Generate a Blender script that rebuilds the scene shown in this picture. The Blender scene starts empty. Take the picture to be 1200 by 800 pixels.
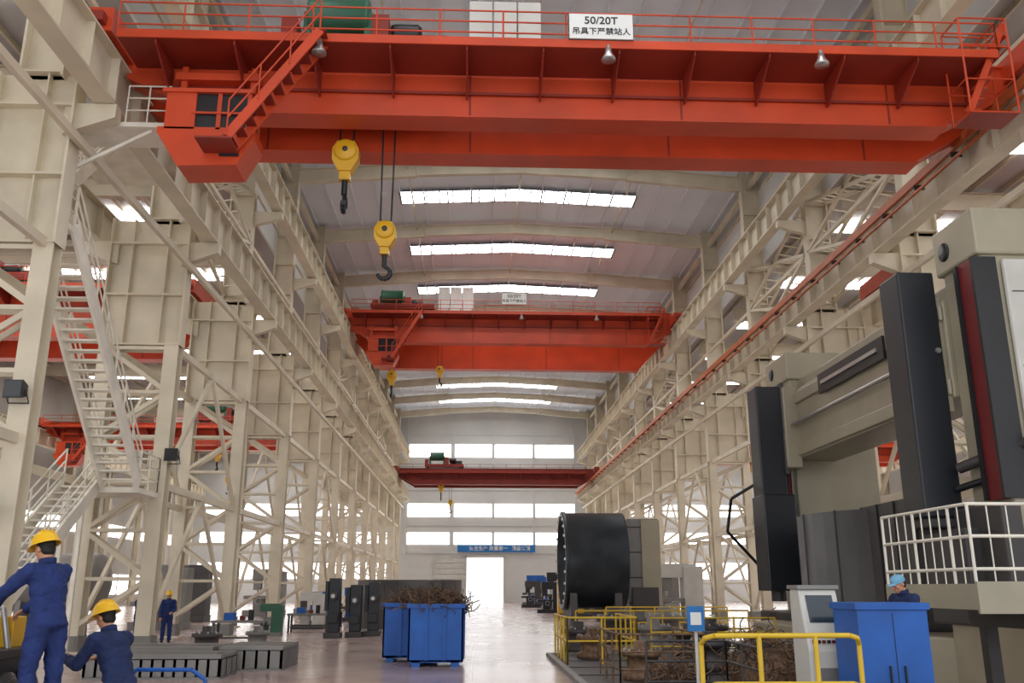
import bpy, math, random
from mathutils import Vector, Matrix
import bmesh
random.seed(7)
V=Vector
sc=bpy.context.scene
sc.view_settings.view_transform='Standard'

# ---------------------------------------------------------------- materials
def lin(c):
    c/=255.0
    return c/12.92 if c<=.04045 else ((c+.055)/1.055)**2.4
def mat(name,rgb,rough=.5,metal=0,var=.10,scale=1.5,bump=0,emit=0,bscale=30):
    m=bpy.data.materials.new(name); m.use_nodes=True
    nt=m.node_tree; b=nt.nodes['Principled BSDF']
    col=[lin(c) for c in rgb]
    tc=nt.nodes.new('ShaderNodeTexCoord')
    n=nt.nodes.new('ShaderNodeTexNoise'); n.inputs['Scale'].default_value=scale; n.inputs['Detail'].default_value=6
    nt.links.new(tc.outputs['Object'],n.inputs['Vector'])
    r=nt.nodes.new('ShaderNodeValToRGB')
    r.color_ramp.elements[0].position=.3; r.color_ramp.elements[1].position=.7
    r.color_ramp.elements[0].color=[c*(1-var*1.5) for c in col]+[1]
    r.color_ramp.elements[1].color=[min(1,c*(1+var)) for c in col]+[1]
    nt.links.new(n.outputs['Fac'],r.inputs['Fac'])
    nt.links.new(r.outputs['Color'],b.inputs['Base Color'])
    b.inputs['Roughness'].default_value=rough; b.inputs['Metallic'].default_value=metal
    if bump:
        n2=nt.nodes.new('ShaderNodeTexNoise'); n2.inputs['Scale'].default_value=bscale
        nt.links.new(tc.outputs['Object'],n2.inputs['Vector'])
        bp=nt.nodes.new('ShaderNodeBump'); bp.inputs['Strength'].default_value=bump; bp.inputs['Distance'].default_value=.02
        nt.links.new(n2.outputs['Fac'],bp.inputs['Height']); nt.links.new(bp.outputs['Normal'],b.inputs['Normal'])
    if emit:
        b.inputs['Emission Color'].default_value=col+[1]; b.inputs['Emission Strength'].default_value=emit
    return m
CREAM=mat('cream_steel_paint',(214,203,180),.5,0,.09,.8)
CREAM2=mat('cream_rail_paint',(236,230,216),.5)
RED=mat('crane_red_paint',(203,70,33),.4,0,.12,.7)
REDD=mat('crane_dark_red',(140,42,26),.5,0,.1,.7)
ROOFM=mat('roof_sheet',(232,238,246),.6,0,.03,.3)
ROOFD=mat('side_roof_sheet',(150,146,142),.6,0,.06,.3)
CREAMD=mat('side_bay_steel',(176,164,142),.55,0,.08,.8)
WALLM=mat('wall_sheet',(206,206,204),.65,0,.05,.3)
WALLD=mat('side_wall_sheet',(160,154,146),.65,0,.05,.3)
GLOW=mat('daylight_glazing',(254,254,254),.5,0,0,1,0,11)
GLOWW=mat('daylight_window_glazing',(254,254,252),.5,0,0,1,0,3.4)
YEL=mat('yellow_paint',(218,168,30),.4)
YRAIL=mat('yellow_rail_paint',(222,184,50),.45)
BLACK=mat('black_metal',(28,29,33),.4,0,.15)
RAMM=mat('ram_cover_black',(28,31,38),.4,0,.12,1)
DGREY=mat('dark_grey_steel',(72,69,69),.5,.2,.15,1)
GREY=mat('grey_steel',(130,128,125),.5,.2,.12,1)
LGREY=mat('light_grey_paint',(205,203,196),.45,0,.06)
MCR=mat('machine_beige',(166,158,136),.38,0,.08,.8)
DRED=mat('machine_guide_red',(110,22,24),.4)
BLUE=mat('bin_blue_paint',(24,90,174),.5,0,.14,2)
SIGNB=mat('banner_blue',(40,120,190),.6)
WHITE=mat('white_board',(236,236,232),.6,0,.03)
GREEN=mat('machine_green',(46,96,72),.45)
RUST=mat('rusty_swarf',(126,98,76),.6,.3,.4,9)
DRUM=mat('rolled_steel_dark',(54,60,66),.38,.5,.25,1.2)
ORANGE=mat('conductor_orange',(186,98,52),.5)
GLASS=mat('cab_glass',(44,44,48),.12,0,.1)
NAVY=mat('coverall_navy',(28,48,104),.85,0,.2,8,.5,0,50)
NAVY2=mat('coverall_dark',(26,42,84),.85,0,.2,8,.5,0,50)
SKIN=mat('skin',(196,140,108),.55,0,.06,6)
HAIR=mat('hair_black',(24,20,18),.7,0,.2,20)
BOOT=mat('boot_black',(28,26,25),.6)
HELM=mat('helmet_yellow',(240,186,26),.3,0,.03)
CAPB=mat('cap_blue',(120,176,206),.8)
WOOD=mat('pallet_wood',(150,112,72),.75,0,.2,6)
EYEW=mat('eye_white',(230,228,222),.3)
SCREEN=mat('screen_dark',(44,56,66),.15)
STEELB=mat('bright_steel',(180,178,175),.3,.7,.1)
def floor_mat():
    m=bpy.data.materials.new('polished_concrete'); m.use_nodes=True; nt=m.node_tree; b=nt.nodes['Principled BSDF']
    tc=nt.nodes.new('ShaderNodeTexCoord')
    n=nt.nodes.new('ShaderNodeTexNoise'); n.inputs['Scale'].default_value=.22; n.inputs['Detail'].default_value=8; n.inputs['Roughness'].default_value=.6
    nt.links.new(tc.outputs['Object'],n.inputs['Vector'])
    r=nt.nodes.new('ShaderNodeValToRGB'); r.color_ramp.elements[0].position=.3; r.color_ramp.elements[1].position=.72
    r.color_ramp.elements[0].color=[lin(166),lin(138),lin(133),1]; r.color_ramp.elements[1].color=[lin(200),lin(184),lin(178),1]
    nt.links.new(n.outputs['Fac'],r.inputs['Fac'])
    br=nt.nodes.new('ShaderNodeTexBrick'); br.inputs['Scale'].default_value=1; br.offset=0
    br.inputs['Brick Width'].default_value=6; br.inputs['Row Height'].default_value=6; br.inputs['Mortar Size'].default_value=.012
    br.inputs['Color1'].default_value=(1,1,1,1); br.inputs['Color2'].default_value=(.95,.95,.95,1); br.inputs['Mortar'].default_value=(.6,.57,.55,1)
    nt.links.new(tc.outputs['Object'],br.inputs['Vector'])
    mx=nt.nodes.new('ShaderNodeMix'); mx.data_type='RGBA'; mx.blend_type='MULTIPLY'; mx.inputs[0].default_value=1
    nt.links.new(r.outputs['Color'],mx.inputs[6]); nt.links.new(br.outputs['Color'],mx.inputs[7])
    nt.links.new(mx.outputs[2],b.inputs['Base Color'])
    n2=nt.nodes.new('ShaderNodeTexNoise'); n2.inputs['Scale'].default_value=.5; n2.inputs['Detail'].default_value=4
    nt.links.new(tc.outputs['Object'],n2.inputs['Vector'])
    mr=nt.nodes.new('ShaderNodeMapRange'); mr.inputs[3].default_value=.12; mr.inputs[4].default_value=.30
    nt.links.new(n2.outputs['Fac'],mr.inputs[0]); nt.links.new(mr.outputs[0],b.inputs['Roughness'])
    b.inputs['Specular IOR Level'].default_value=.9
    return m
FLOORM=floor_mat()

# ---------------------------------------------------------------- mesh builder
class MB:
    def __init__(s): s.v=[];s.f=[];s.m=[];s.sm=[];s.mats=[]
    def add(s,vs,fs,mt,smooth=False):
        if mt not in s.mats: s.mats.append(mt)
        i=s.mats.index(mt); o=len(s.v)
        s.v+= [tuple(v) for v in vs]
        for f in fs: s.f.append([o+k for k in f]); s.m.append(i); s.sm.append(smooth)
    def box(s,x0,x1,y0,y1,z0,z1,mt):
        s.add([(x0,y0,z0),(x1,y0,z0),(x1,y1,z0),(x0,y1,z0),(x0,y0,z1),(x1,y0,z1),(x1,y1,z1),(x0,y1,z1)],
              [(0,3,2,1),(4,5,6,7),(0,1,5,4),(1,2,6,5),(2,3,7,6),(3,0,4,7)],mt)
    def frame(s,p,q):
        p=V(p);q=V(q);d=(q-p).normalized()
        up=V((0,0,1)) if abs(d.z)<.95 else V((0,1,0))
        sd=d.cross(up).normalized(); up=sd.cross(d).normalized()
        return p,q,sd,up
    def beam(s,p,q,w,h,mt,ow=0,oh=0):
        p,q,sd,up=s.frame(p,q)
        o=sd*ow+up*oh; vs=[]
        for c in (p,q):
            for a,b in ((-1,-1),(1,-1),(1,1),(-1,1)): vs.append(c+o+sd*(a*w/2)+up*(b*h/2))
        s.add(vs,[(0,1,2,3),(7,6,5,4),(0,4,5,1),(1,5,6,2),(2,6,7,3),(3,7,4,0)],mt)
    def ibeam(s,p,q,w,h,mt,t=.04):
        s.beam(p,q,w,t,mt,0,h/2-t/2); s.beam(p,q,w,t,mt,0,-h/2+t/2); s.beam(p,q,t*.7,h-2*t,mt)
    def tube(s,p,q,r,mt,r1=None,n=8,cap=True):
        p,q,sd,up=s.frame(p,q); r1=r if r1 is None else r1; vs=[]
        for c,rr in ((p,r),(q,r1)):
            for i in range(n):
                a=2*math.pi*i/n; vs.append(c+sd*(math.cos(a)*rr)+up*(math.sin(a)*rr))
        s.add(vs,[(i,(i+1)%n,n+(i+1)%n,n+i) for i in range(n)],mt,True)
        if cap: s.add(vs,[tuple(range(n))[::-1],tuple(range(n,2*n))],mt)
    def path(s,pts,r,mt,n=6):
        for a,b in zip(pts,pts[1:]): s.tube(a,b,r,mt,None,n)
    def prism(s,poly,ax,a0,a1,mt):
        n=len(poly); vs=[]
        for a in (a0,a1):
            for u,w in poly: vs.append({'x':(a,u,w),'y':(u,a,w),'z':(u,w,a)}[ax])
        s.add(vs,[tuple(range(n)),tuple(range(2*n-1,n-1,-1))]+[(i,n+i,n+(i+1)%n,(i+1)%n) for i in range(n)],mt)
    def lathe(s,prof,o,d,mt,n=24,smooth=True):
        o=V(o); p,q,sd,up=s.frame(o,o+V(d)); d=V(d).normalized(); vs=[]
        for r,h in prof:
            for i in range(n):
                a=2*math.pi*i/n; vs.append(o+d*h+sd*(math.cos(a)*r)+up*(math.sin(a)*r))
        fs=[]
        for k in range(len(prof)-1):
            for i in range(n): fs.append((k*n+i,k*n+(i+1)%n,(k+1)*n+(i+1)%n,(k+1)*n+i))
        s.add(vs,fs,mt,smooth)
    def ell(s,c,rad,mt,R=None,n=14,m=9):
        c=V(c); R=R or Matrix.Identity(3); vs=[c+R@V((0,0,rad[2]))]
        for j in range(1,m):
            t=math.pi*j/m
            for i in range(n):
                a=2*math.pi*i/n
                vs.append(c+R@V((rad[0]*math.sin(t)*math.cos(a),rad[1]*math.sin(t)*math.sin(a),rad[2]*math.cos(t))))
        vs.append(c+R@V((0,0,-rad[2]))); L=len(vs)-1; fs=[]
        for i in range(n):
            fs.append((0,1+i,1+(i+1)%n)); fs.append((L,L-n+(i+1)%n,L-n+i))
            for j in range(m-2):
                a=1+j*n; fs.append((a+i,a+n+i,a+n+(i+1)%n,a+(i+1)%n))
        s.add(vs,fs,mt,True)
    def cap(s,p,q,r0,r1,mt):
        s.tube(p,q,r0,mt,r1,12); s.ell(p,(r0,)*3,mt,None,12,8); s.ell(q,(r1,)*3,mt,None,12,8)
    def rail(s,pts,h,mt,bars=2,r=.022,step=1.4):
        pts=[V(p) for p in pts]
        for a,b in zip(pts,pts[1:]):
            L=(b-a).length; k=max(1,round(L/step))
            for i in range(k+1):
                c=a.lerp(b,i/k); s.tube(c,c+V((0,0,h)),r,mt,None,6)
            for j in range(bars):
                z=V((0,0,h*(j+1)/bars)); s.tube(a+z,b+z,r,mt,None,6)
    def obj(s,name,parent=None,bevel=0):
        me=bpy.data.meshes.new(name); me.from_pydata(s.v,[],s.f)
        for m in s.mats: me.materials.append(m)
        me.polygons.foreach_set('material_index',s.m); me.polygons.foreach_set('use_smooth',s.sm)
        bm=bmesh.new(); bm.from_mesh(me); bmesh.ops.recalc_face_normals(bm,faces=bm.faces); bm.to_mesh(me); bm.free()
        o=bpy.data.objects.new(name,me); sc.collection.objects.link(o)
        if parent: o.parent=parent
        if bevel:
            b=o.modifiers.new('bevel','BEVEL'); b.width=bevel; b.segments=2; b.limit_method='ANGLE'
        return o
def empty(name,loc=(0,0,0)):
    e=bpy.data.objects.new(name,None); e.location=loc; e.empty_display_size=.3; sc.collection.objects.link(e); return e
def text(body,name,loc,rot,size,mt,parent=None):
    c=bpy.data.curves.new(name,'FONT'); c.body=body; c.size=size; c.align_x='CENTER'; c.align_y='CENTER'; c.extrude=.004; c.offset=size*.012
    c.materials.append(mt); o=bpy.data.objects.new(name,c); o.location=loc; o.rotation_euler=rot; sc.collection.objects.link(o)
    if parent: o.parent=parent
    return o

# ---------------------------------------------------------------- hall constants
XL,XR=-9.0,14.0; YF=122.0; XC=2.5
COLY=[19.8+9*i for i in range(-1,12)]
ZLO,ZUP=14.5,19.6
ZE,ZR=25.05,25.65
def roofz(x): return ZR-(ZR-ZE)*abs(x-XC)/13.5

m=MB(); m.box(-38,44,-6,YF+.3,-.3,0,FLOORM); m.obj('floor')
m=MB()
for sx in (-1,1):
    xe=XC+sx*13.6
    m.prism([(XC,ZR),(xe,ZE),(xe,ZE+.12),(XC,ZR+.12)],'y',-6,YF+.3,ROOFM)
    for k in range(1,10):
        x=XC+sx*k*1.45; m.box(x-.04,x+.04,-6,YF,roofz(x)-.2,roofz(x)-.0,ROOFM)
m.obj('ceiling')
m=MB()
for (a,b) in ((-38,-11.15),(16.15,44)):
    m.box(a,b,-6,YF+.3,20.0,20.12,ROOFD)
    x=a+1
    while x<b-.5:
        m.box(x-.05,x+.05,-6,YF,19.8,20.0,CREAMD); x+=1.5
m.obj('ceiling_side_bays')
for i,y in enumerate(COLY[:-1]):
    yc=y+4.5
    if yc>36 or yc<20:
        m=MB()
        z=lambda x: roofz(x)-.23
        N=9; W=7.35/N
        for a in (-1,1):
            for j in range(N):
                x0=XC+a*(j*W+.02); x1=XC+a*((j+1)*W-.05)
                m.add([(x0,yc-.8,z(x0)),(x1,yc-.8,z(x1)),(x1,yc+.8,z(x1)),(x0,yc+.8,z(x0))],[(0,1,2,3)],GLOW)
                m.beam((x1,yc-.85,z(x1)-.02),(x1,yc+.85,z(x1)-.02),.05,.05,GREY)
            m.add([(XC,yc-.9,z(XC)+.01),(XC+a*7.45,yc-.9,z(XC+a*7.45)+.01),(XC+a*7.45,yc+.9,z(XC+a*7.45)+.01),(XC,yc+.9,z(XC)+.01)],[(0,1,2,3)],ROOFM)
            for k in range(1,6):
                x=XC+a*k*1.45; m.box(x-.05,x+.05,yc-.85,yc+.85,z(x)-.06,z(x)-.01,GREY)
        m.obj('window_skylight')
    for xa,xb in ((-34,-13.6),(18.6,41)):
        m=MB(); n=14
        for j in range(n):
            x0=xa+(xb-xa)*j/n; x1=xa+(xb-xa)*(j+1)/n-.1
            m.box(x0,x1,yc-.55,yc+.55,19.74,19.79,GLOW)
        m.obj('window_skylight_side')
m=MB()
for y in COLY:
    for sx in (-1,1):
        xe=XC+sx*12.6
        m.ibeam((XC,y,roofz(XC)-.6),(XC+sx*6,y,roofz(XC+6)-.6),.3,.7,CREAM)
        m.ibeam((XC+sx*6,y,roofz(XC+6)-.6),(xe,y,roofz(XC+12.6)-.85),.3,.85,CREAM)
        m.tube((XC+sx*6,y,roofz(XC+6)-.9),(XC+sx*6,y-.9,roofz(XC+6)-.2),.03,CREAM)
for x in (XC,XC-6.5,XC+6.5):
    m.tube((x,6,roofz(x)-.5),(x,YF,roofz(x)-.5),.04,CREAM)
m.obj('roof_rafters')
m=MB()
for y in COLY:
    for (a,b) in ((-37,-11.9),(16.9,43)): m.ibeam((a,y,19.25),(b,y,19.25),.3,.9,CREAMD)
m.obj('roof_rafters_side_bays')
m=MB(); m.box(-11.15,-11.05,-6,YF,19.5,25.1,WALLM)
for z in (20.8,22.3,23.6): m.box(-11.05,-10.95,-6,YF,z,z+.15,CREAM)
m.obj('wall_left_clerestory')
m=MB(); m.box(16.05,16.15,-6,YF,19.5,25.1,WALLM)
for z in (20.8,22.3,23.6): m.box(15.95,16.05,-6,YF,z,z+.15,CREAM)
m.obj('wall_right_clerestory')
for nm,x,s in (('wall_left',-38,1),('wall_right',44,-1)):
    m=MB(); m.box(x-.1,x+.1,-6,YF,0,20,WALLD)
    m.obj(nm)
    m=MB()
    for z0,z1 in ((1.2,3.2),(7,8.2)):
        y=-3
        while y<YF-5:
            m.box(x+s*.11,x+s*.16,y,y+4.0,z0,z1,GLOWW); y+=4.5
    m.obj('window_band_'+nm[5:])
m=MB(); t=(YF,YF+.25)
m.box(-38,-.95,*t,0,25.6,WALLM); m.box(3.9,44,*t,0,25.6,WALLM); m.box(-.95,3.9,*t,5.7,25.6,WALLM)
for x in (-9.2,-3,2.5,8,13.6): m.box(x-.15,x+.15,YF-.2,YF,5.8,25.0,WALLM)
for z in (6.2,9.8,14.5,17.5,22): m.box(-9,14,YF-.12,YF,z,z+.2,WALLM)
m.obj('wall_end')
segs=((-8.9,-3.3),(-2.7,2.3),(2.7,7.8),(8.2,13.5))
m=MB()
for z0,z1 in ((19.0,20.7),(11.0,12.7),(7.4,8.9)):
    for a,b in segs: m.box(a,b,YF-.06,YF-.01,z0,z1,GLOWW)
m.obj('window_1')
m=MB()
for z0,z1 in ((11.1,12.6),(7.5,8.9),(3,5)):
    x=-36
    while x<-13: m.box(x,x+4.4,YF-.06,YF-.01,z0,z1,GLOWW); x+=5
    x=18
    while x<40: m.box(x,x+4.4,YF-.06,YF-.01,z0,z1,GLOWW); x+=5
m.obj('window_2')
m=MB(); m.box(-1.15,-.95,YF-.32,YF-.02,0,5.9,LGREY); m.box(3.9,4.1,YF-.32,YF-.02,0,5.9,LGREY); m.box(-1.15,4.1,YF-.32,YF-.02,5.7,5.95,LGREY)
for i in range(8): m.box(-5.2,-1.2,YF-.32,YF-.22,.1+i*.7,.75+i*.7,LGREY)
m.obj('door_1')
m=MB(); m.box(-60,60,YF+.4,YF+60,-.3,-.02,mat('yard_concrete',(240,238,232),.8)); m.obj('ground_outside')
e=empty('overhead_banner'); m=MB(); m.box(-2.2,8.1,YF-.4,YF-.32,6.4,7.3,SIGNB)
for x in (-2,3,7.8): m.box(x,x+.1,YF-.32,YF,6.9,7.0,GREY)
m.obj('banner_board',e)
text('安全生产 质量第一   精益求精','banner_text',(3.4,YF-.43,6.85),(math.pi/2,0,0),.62,WHITE,e)

# ---------------------------------------------------------------- columns
def lattice_column(y,xi,xo,s):
    m=MB(); L=.46
    for x in (xi,xo):
        for dy in (-.22,.22): m.box(x-L/2,x+L/2,y+dy-.02,y+dy+.02,0,9.6,CREAM)
        m.box(x-.015,x+.015,y-.22,y+.22,0,9.6,CREAM)
        m.box(x-.42,x+.42,y-.42,y+.42,0,.06,CREAM); m.box(x-.3,x+.3,y-.3,y+.3,.06,.5,GREY)
    z=.7; k=0
    while z<9.3:
        z2=min(z+1.45,9.6); a,b=(xi,xo) if k%2 else (xo,xi)
        for dy in (-.2,.2):
            m.beam((a,y+dy,z),(b,y+dy,z2),.07,.14,CREAM)
            m.beam((xi,y+dy,z2),(xo,y+dy,z2),.06,.11,CREAM)
        z=z2;k+=1
    a,b=min(xi,xo)-.23,max(xi,xo)+.23
    m.box(a,b,y-.02,y+.02,9.5,13.9,CREAM)
    for x in (a,b): m.box(x-.03,x+.03,y-.28,y+.28,9.5,13.9,CREAM)
    for z in (9.5,11.2,13): m.box(a,b,y-.26,y+.26,z,z+.06,CREAM)
    for x in (a+.7,b-.7): m.box(x-.02,x+.02,y-.2,y+.2,9.5,13.9,CREAM)
    for x0,sg in ((xi,s),(xo,-s)):
        m.prism([(x0,12.3),(x0+sg*1.2,12.75),(x0+sg*1.2,13.1),(x0,13.1)],'y',y-.16,y+.16,CREAM)
    x0=xi-s*.15; x1=xi-s*1.15; a,b=min(x0,x1),max(x0,x1)
    m.box(a,b,y-.02,y+.02,13.8,25.0,CREAM)
    for x in (a,b): m.box(x-.03,x+.03,y-.27,y+.27,13.8,25.0,CREAM)
    for z in (13.9,15.5,17.2,18.9,20.6,22.3): m.box(a,b,y-.24,y+.24,z,z+.05,CREAM)
    m.prism([(x0,17.5),(xi+s*1.15,17.85),(xi+s*1.15,18.15),(x0,18.15)],'y',y-.14,y+.14,CREAM)
    m.obj('steel_column')
for y in COLY:
    lattice_column(y,-9.9,-12.0,1); lattice_column(y,14.9,17.0,-1)
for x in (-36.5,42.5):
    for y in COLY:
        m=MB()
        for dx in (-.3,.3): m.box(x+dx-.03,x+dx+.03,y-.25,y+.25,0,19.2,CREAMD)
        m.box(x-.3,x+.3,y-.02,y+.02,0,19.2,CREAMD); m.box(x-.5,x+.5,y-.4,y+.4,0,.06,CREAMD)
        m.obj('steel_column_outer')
def runway(name,x,z,y0,y1,h=1.3,w=.5):
    m=MB(); m.ibeam((x,y0,z-h/2-.08),(x,y1,z-h/2-.08),w,h,CREAM,.05)
    y=y0+.7
    while y<y1: m.box(x-w/2+.02,x+w/2-.02,y-.012,y+.012,z-h-.04,z-.12,CREAM); y+=1.5
    m.box(x-.05,x+.05,y0,y1,z-.08,z,DGREY)
    m.obj(name)
for x,z in ((XL,ZLO),(XR,ZLO),(XL,ZUP),(XR,ZUP),(-12.9,ZLO),(17.9,ZLO),(-35.6,ZLO),(41.6,ZLO)):
    runway('crane_runway_beam',x,z,4,YF-1)
m=MB(); m.box(13.38,13.5,4,YF-2,13.82,14.08,ORANGE); m.box(13.4,13.48,4,YF-2,13.56,13.62,ORANGE)
y=5
while y<YF-3: m.box(13.4,13.74,y,y+.05,13.7,13.85,DGREY); y+=2.2
m.obj('crane_conductor_bar')
for s,xi,xo,nm in ((1,-9.9,-12.0,'left'),(-1,14.9,17.0,'right')):
    m=MB()
    m.beam((xi+s*.4,4,12.15),(xi+s*.4,YF-1,12.15),.14,.2,CREAM)
    for x in (xi,xo):
        for z in (5.0,9.5):
            if s>0 and x==xi: m.beam((x,4,z),(x,19.8,z),.16,.22,CREAM); m.beam((x,28.8,z),(x,YF-1,z),.16,.22,CREAM)
            else: m.beam((x,4,z),(x,YF-1,z),.16,.22,CREAM)
    m.beam((xi-s*.6,4,24),(xi-s*.6,YF-.3,24),.2,.3,CREAM)
    for i in range(len(COLY)-1):
        y0,y1=COLY[i],COLY[i+1]
        m.beam((xi-s*.2,y0,16.6),(xi-s*.2,y1,16.6),.12,.16,CREAM)
        if i in ((2,3,6,9) if s<0 else (2,6,9)):
            for x in (xi-s*.15,xi-s*1.1):
                for za,zb in ((14.2,16.6),(16.6,19)):
                    m.beam((x,y0+.2,za),(x,y1-.2,zb),.12,.14,CREAM); m.beam((x,y0+.2,zb),(x,y1-.2,za),.12,.14,CREAM)
            for q in range(13):
                t0=q/12; yy=y0+.3+(y1-y0-.6)*t0
                for fz in (t0,1-t0):
                    for za,zb in ((14.2,16.6),(16.6,19)):
                        m.beam((xi-s*.15,yy,za+(zb-za)*fz),(xi-s*1.1,yy+.3,za+(zb-za)*fz),.05,.06,CREAM)
        if i%3==2 or (i%3==1 and i>1):
            for x in ((xi,xo) if i%3==2 else (xo,)):
                for za,zb in ((.5,5),(5,9.5)):
                    ym=(y0+y1)/2
                    m.beam((x,y0,za),(x,ym,zb),.12,.16,CREAM); m.beam((x,y1,za),(x,ym,zb),.12,.16,CREAM)
    m.obj('longitudinal_bracing_'+nm)

# ---------------------------------------------------------------- cranes
def crane(name,yc,zr,x0,x1,tx,detail=True,sign=None,col=RED,hooks=((1.0,1.6,2),(2.1,3.8,2)),cab=True,ladder=True,top=.6,bn=-1.15,bf=-1.35,gap=.5,cabs=(8.7,3,.66,3.9)):
    e=empty(name,(0,0,0)); zt=zr+top; m=MB(); dk=REDD
    gx0,gx1=x0+.15,x1-.15
    yn0,yn1,yf0,yf1=yc-gap-.6,yc-gap+.1,yc+gap,yc+gap+.7
    for ya,yb,zb in ((yn0,yn1,zr+bn),(yf0,yf1,zr+bf)):
        poly=[(gx0,zr-.25),(gx0+1.9,zb),(gx1-1.9,zb),(gx1,zr-.25),(gx1,zt),(gx0,zt)]
        m.prism(poly,'y',ya+.04,yb-.04,col)
        m.box(gx0+1.8,gx1-1.8,ya-.03,yb+.03,zb-.04,zb,col); m.box(gx0,gx1,ya-.03,yb+.03,zt-.03,zt+.02,col)
        m.box(gx0,gx1,(ya+yb)/2-.04,(ya+yb)/2+.04,zt+.02,zt+.12,DGREY)
        # faint splice plates along the web
        x=gx0+3.2
        while x<gx1-2.5: m.box(x,x+.05,ya+.025,ya+.045,zb,zt-.03,dk); x+=5.4
    m.obj('bridge_girders',e)
    m=MB()
    for x in (x0,x1):
        m.box(x-.28,x+.28,yn0-1.4,yf1+1.3,zr+.12,zr+.75,col)
        for yy in (yn0-1,yn0-.1,yf1,yf1+.9): m.lathe([(0,-.09),(.3,-.09),(.33,-.12),(.33,-.07),(.3,-.07),(.3,.09),(0,.09)],(x,yy,zr+.3),(1,0,0),DGREY,16)
        m.box(x-.15,x+.15,yn0-1.65,yn0-1.4,zr+.25,zr+.5,dk); m.box(x-.15,x+.15,yf1+1.3,yf1+1.55,zr+.25,zr+.5,dk)
    m.obj('end_carriages',e)
    m=MB(); wz=zt-.55; w0,w1=yn0-1.35,yn0; a,b=x0+.4,x1-1.2
    m.box(a,b,w0,w1,wz-.05,wz,dk); m.box(a,b,w0-.02,w0+.02,wz-.06,wz+.16,col)
    x=a+.9
    while x<b:
        m.prism([(w0+.05,wz-.05),(w1,wz-.05),(w1,wz-.75),(w1-.12,wz-.75),(w0+.05,wz-.16)],'x',x-.02,x+.02,dk); x+=1.85
    m.box(a,b,w1-.05,w1-.0,wz-.62,wz-.55,dk)
    m.rail([(a,w0,wz),(b,w0,wz)],.9,col,3,.022,1.5)
    m.rail([(b,w0,wz),(b,w1-.1,wz)],.9,col,3,.022,1.5)
    m.rail([(x0+.3,yf1+.7,wz),(x1-.5,yf1+.7,wz)],.9,col,2,.022,2)
    m.box(x0+.3,x1-.3,yf1,yf1+.8,wz-.05,wz,dk)
    if ladder:
        for px in (x1-2.1,x1-.9):
            for py in (w0,w0+.8): m.tube((px,py,zr-1.5),(px,py,zr+1.1),.03,col,None,6)
        for zz in (-1.5,-.6,.3,1.1): m.path([(x1-2.1,w0,zr+zz),(x1-.9,w0,zr+zz),(x1-.9,w0+.8,zr+zz),(x1-2.1,w0+.8,zr+zz),(x1-2.1,w0,zr+zz)],.022,col)
        m.box(x1-2.1,x1-.9,w0,w0+.8,zr-1.52,zr-1.47,dk)
        for q in range(8):
            xx=x1-2.0+q*.14; zz=zr-1.4+q*.3; m.box(xx,xx+.22,w0+.1,w0+.7,zz,zz+.03,col)
        m.beam((x1-2.1,w0+.08,zr-1.5),(x1-.9,w0+.08,zr+1),.04,.16,col)
    m.obj('service_walkway',e)
    if cab:
        m=MB(); cx=x0+1.6; c0,c1=yn0-1.0,yn0-.05; zb=zr-3.15; ct=zr-1.15
        m.prism([(cx-.15,zb+.85),(cx+.4,zb),(cx+1.75,zb+.05),(cx+2.1,zb+.75),(cx+2.1,zb+1.0),(cx-.15,zb+1.0)],'y',c0,c1,col)
        m.box(cx-.1,cx+2.05,c0-.05,c1+.05,ct-.1,ct,col)
        m.box(cx,cx+.6,c0,c1,zb+.95,ct-.1,col)
        for px in (cx+.6,cx+1.2,cx+1.9):
            for py in (c0,c1-.1): m.box(px,px+.1,py,py+.1,zb+.95,ct,col)
        m.box(cx+.55,cx+1.95,c0+.05,c1-.05,zb+1.0,ct-.1,GLASS)
        m.box(cx+1.35,cx+1.8,c0-.03,c0,zb+.25,zb+.7,GLASS)
        m.box(cx+.6,cx+1.95,c0-.02,c0+.02,zb+1.35,zb+1.4,col)
        for px in (cx+.1,cx+1.8): m.beam((px,c1-.15,ct-.1),(px,c1-.15,zr-.1),.14,.14,col)
        m.box(cx-.1,cx+1.95,c1-.3,c1,zr-.5,zr-.3,col)
        sx0,sz0,sx1,sz1=cx+1.7,zb+.4,cx+3.65,wz
        for yy in (c0-.12,c0-.72): m.beam((sx0,yy,sz0),(sx1,yy,sz1),.05,.22,col)
        for q in range(11):
            t=q/10; m.box(sx0+(sx1-sx0)*t-.12,sx0+(sx1-sx0)*t+.12,c0-.72,c0-.12,sz0+(sz1-sz0)*t-.0,sz0+(sz1-sz0)*t+.03,dk)
        m.box(cx+1.0,cx+1.8,c0-.78,c0-.02,sz0-.08,sz0-.03,dk)
        yy=c0-.76
        for q in range(4):
            t=q/3; p=V((sx0+(sx1-sx0)*t,yy,sz0+(sz1-sz0)*t)); m.tube(p,p+V((0,0,.9)),.02,col,None,6)
        for h in (.45,.9): m.tube((sx0,yy,sz0+h),(sx1,yy,sz1+h),.022,col,None,6)
        m.obj('operator_cab',e)
    m=MB(); T=zt+.12
    m.box(tx-1.3,tx+3.2,yn0+.1,yf1-.1,T+.18,T+.42,dk)
    for xx in (tx-1,tx+2.9):
        for yy in (yn0+.35,yf1-.35): m.lathe([(0,-.06),(.2,-.06),(.2,.06),(0,.06)],(xx,yy,T+.2),(0,1,0),DGREY,14)
    m.lathe([(0,0),(.5,0),(.54,.05),(.5,.1),(.5,1.5),(.54,1.55),(.5,1.6),(0,1.6)],(tx-.7,yc-.3,T+1.4),(1,0,0),GREEN,20)
    m.box(tx-.8,tx-.6,yc-.6,yc+0,T+.4,T+1.4,GREEN); m.box(tx+.8,tx+1.0,yc-.6,yc+0,T+.4,T+1.4,GREEN)
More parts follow.
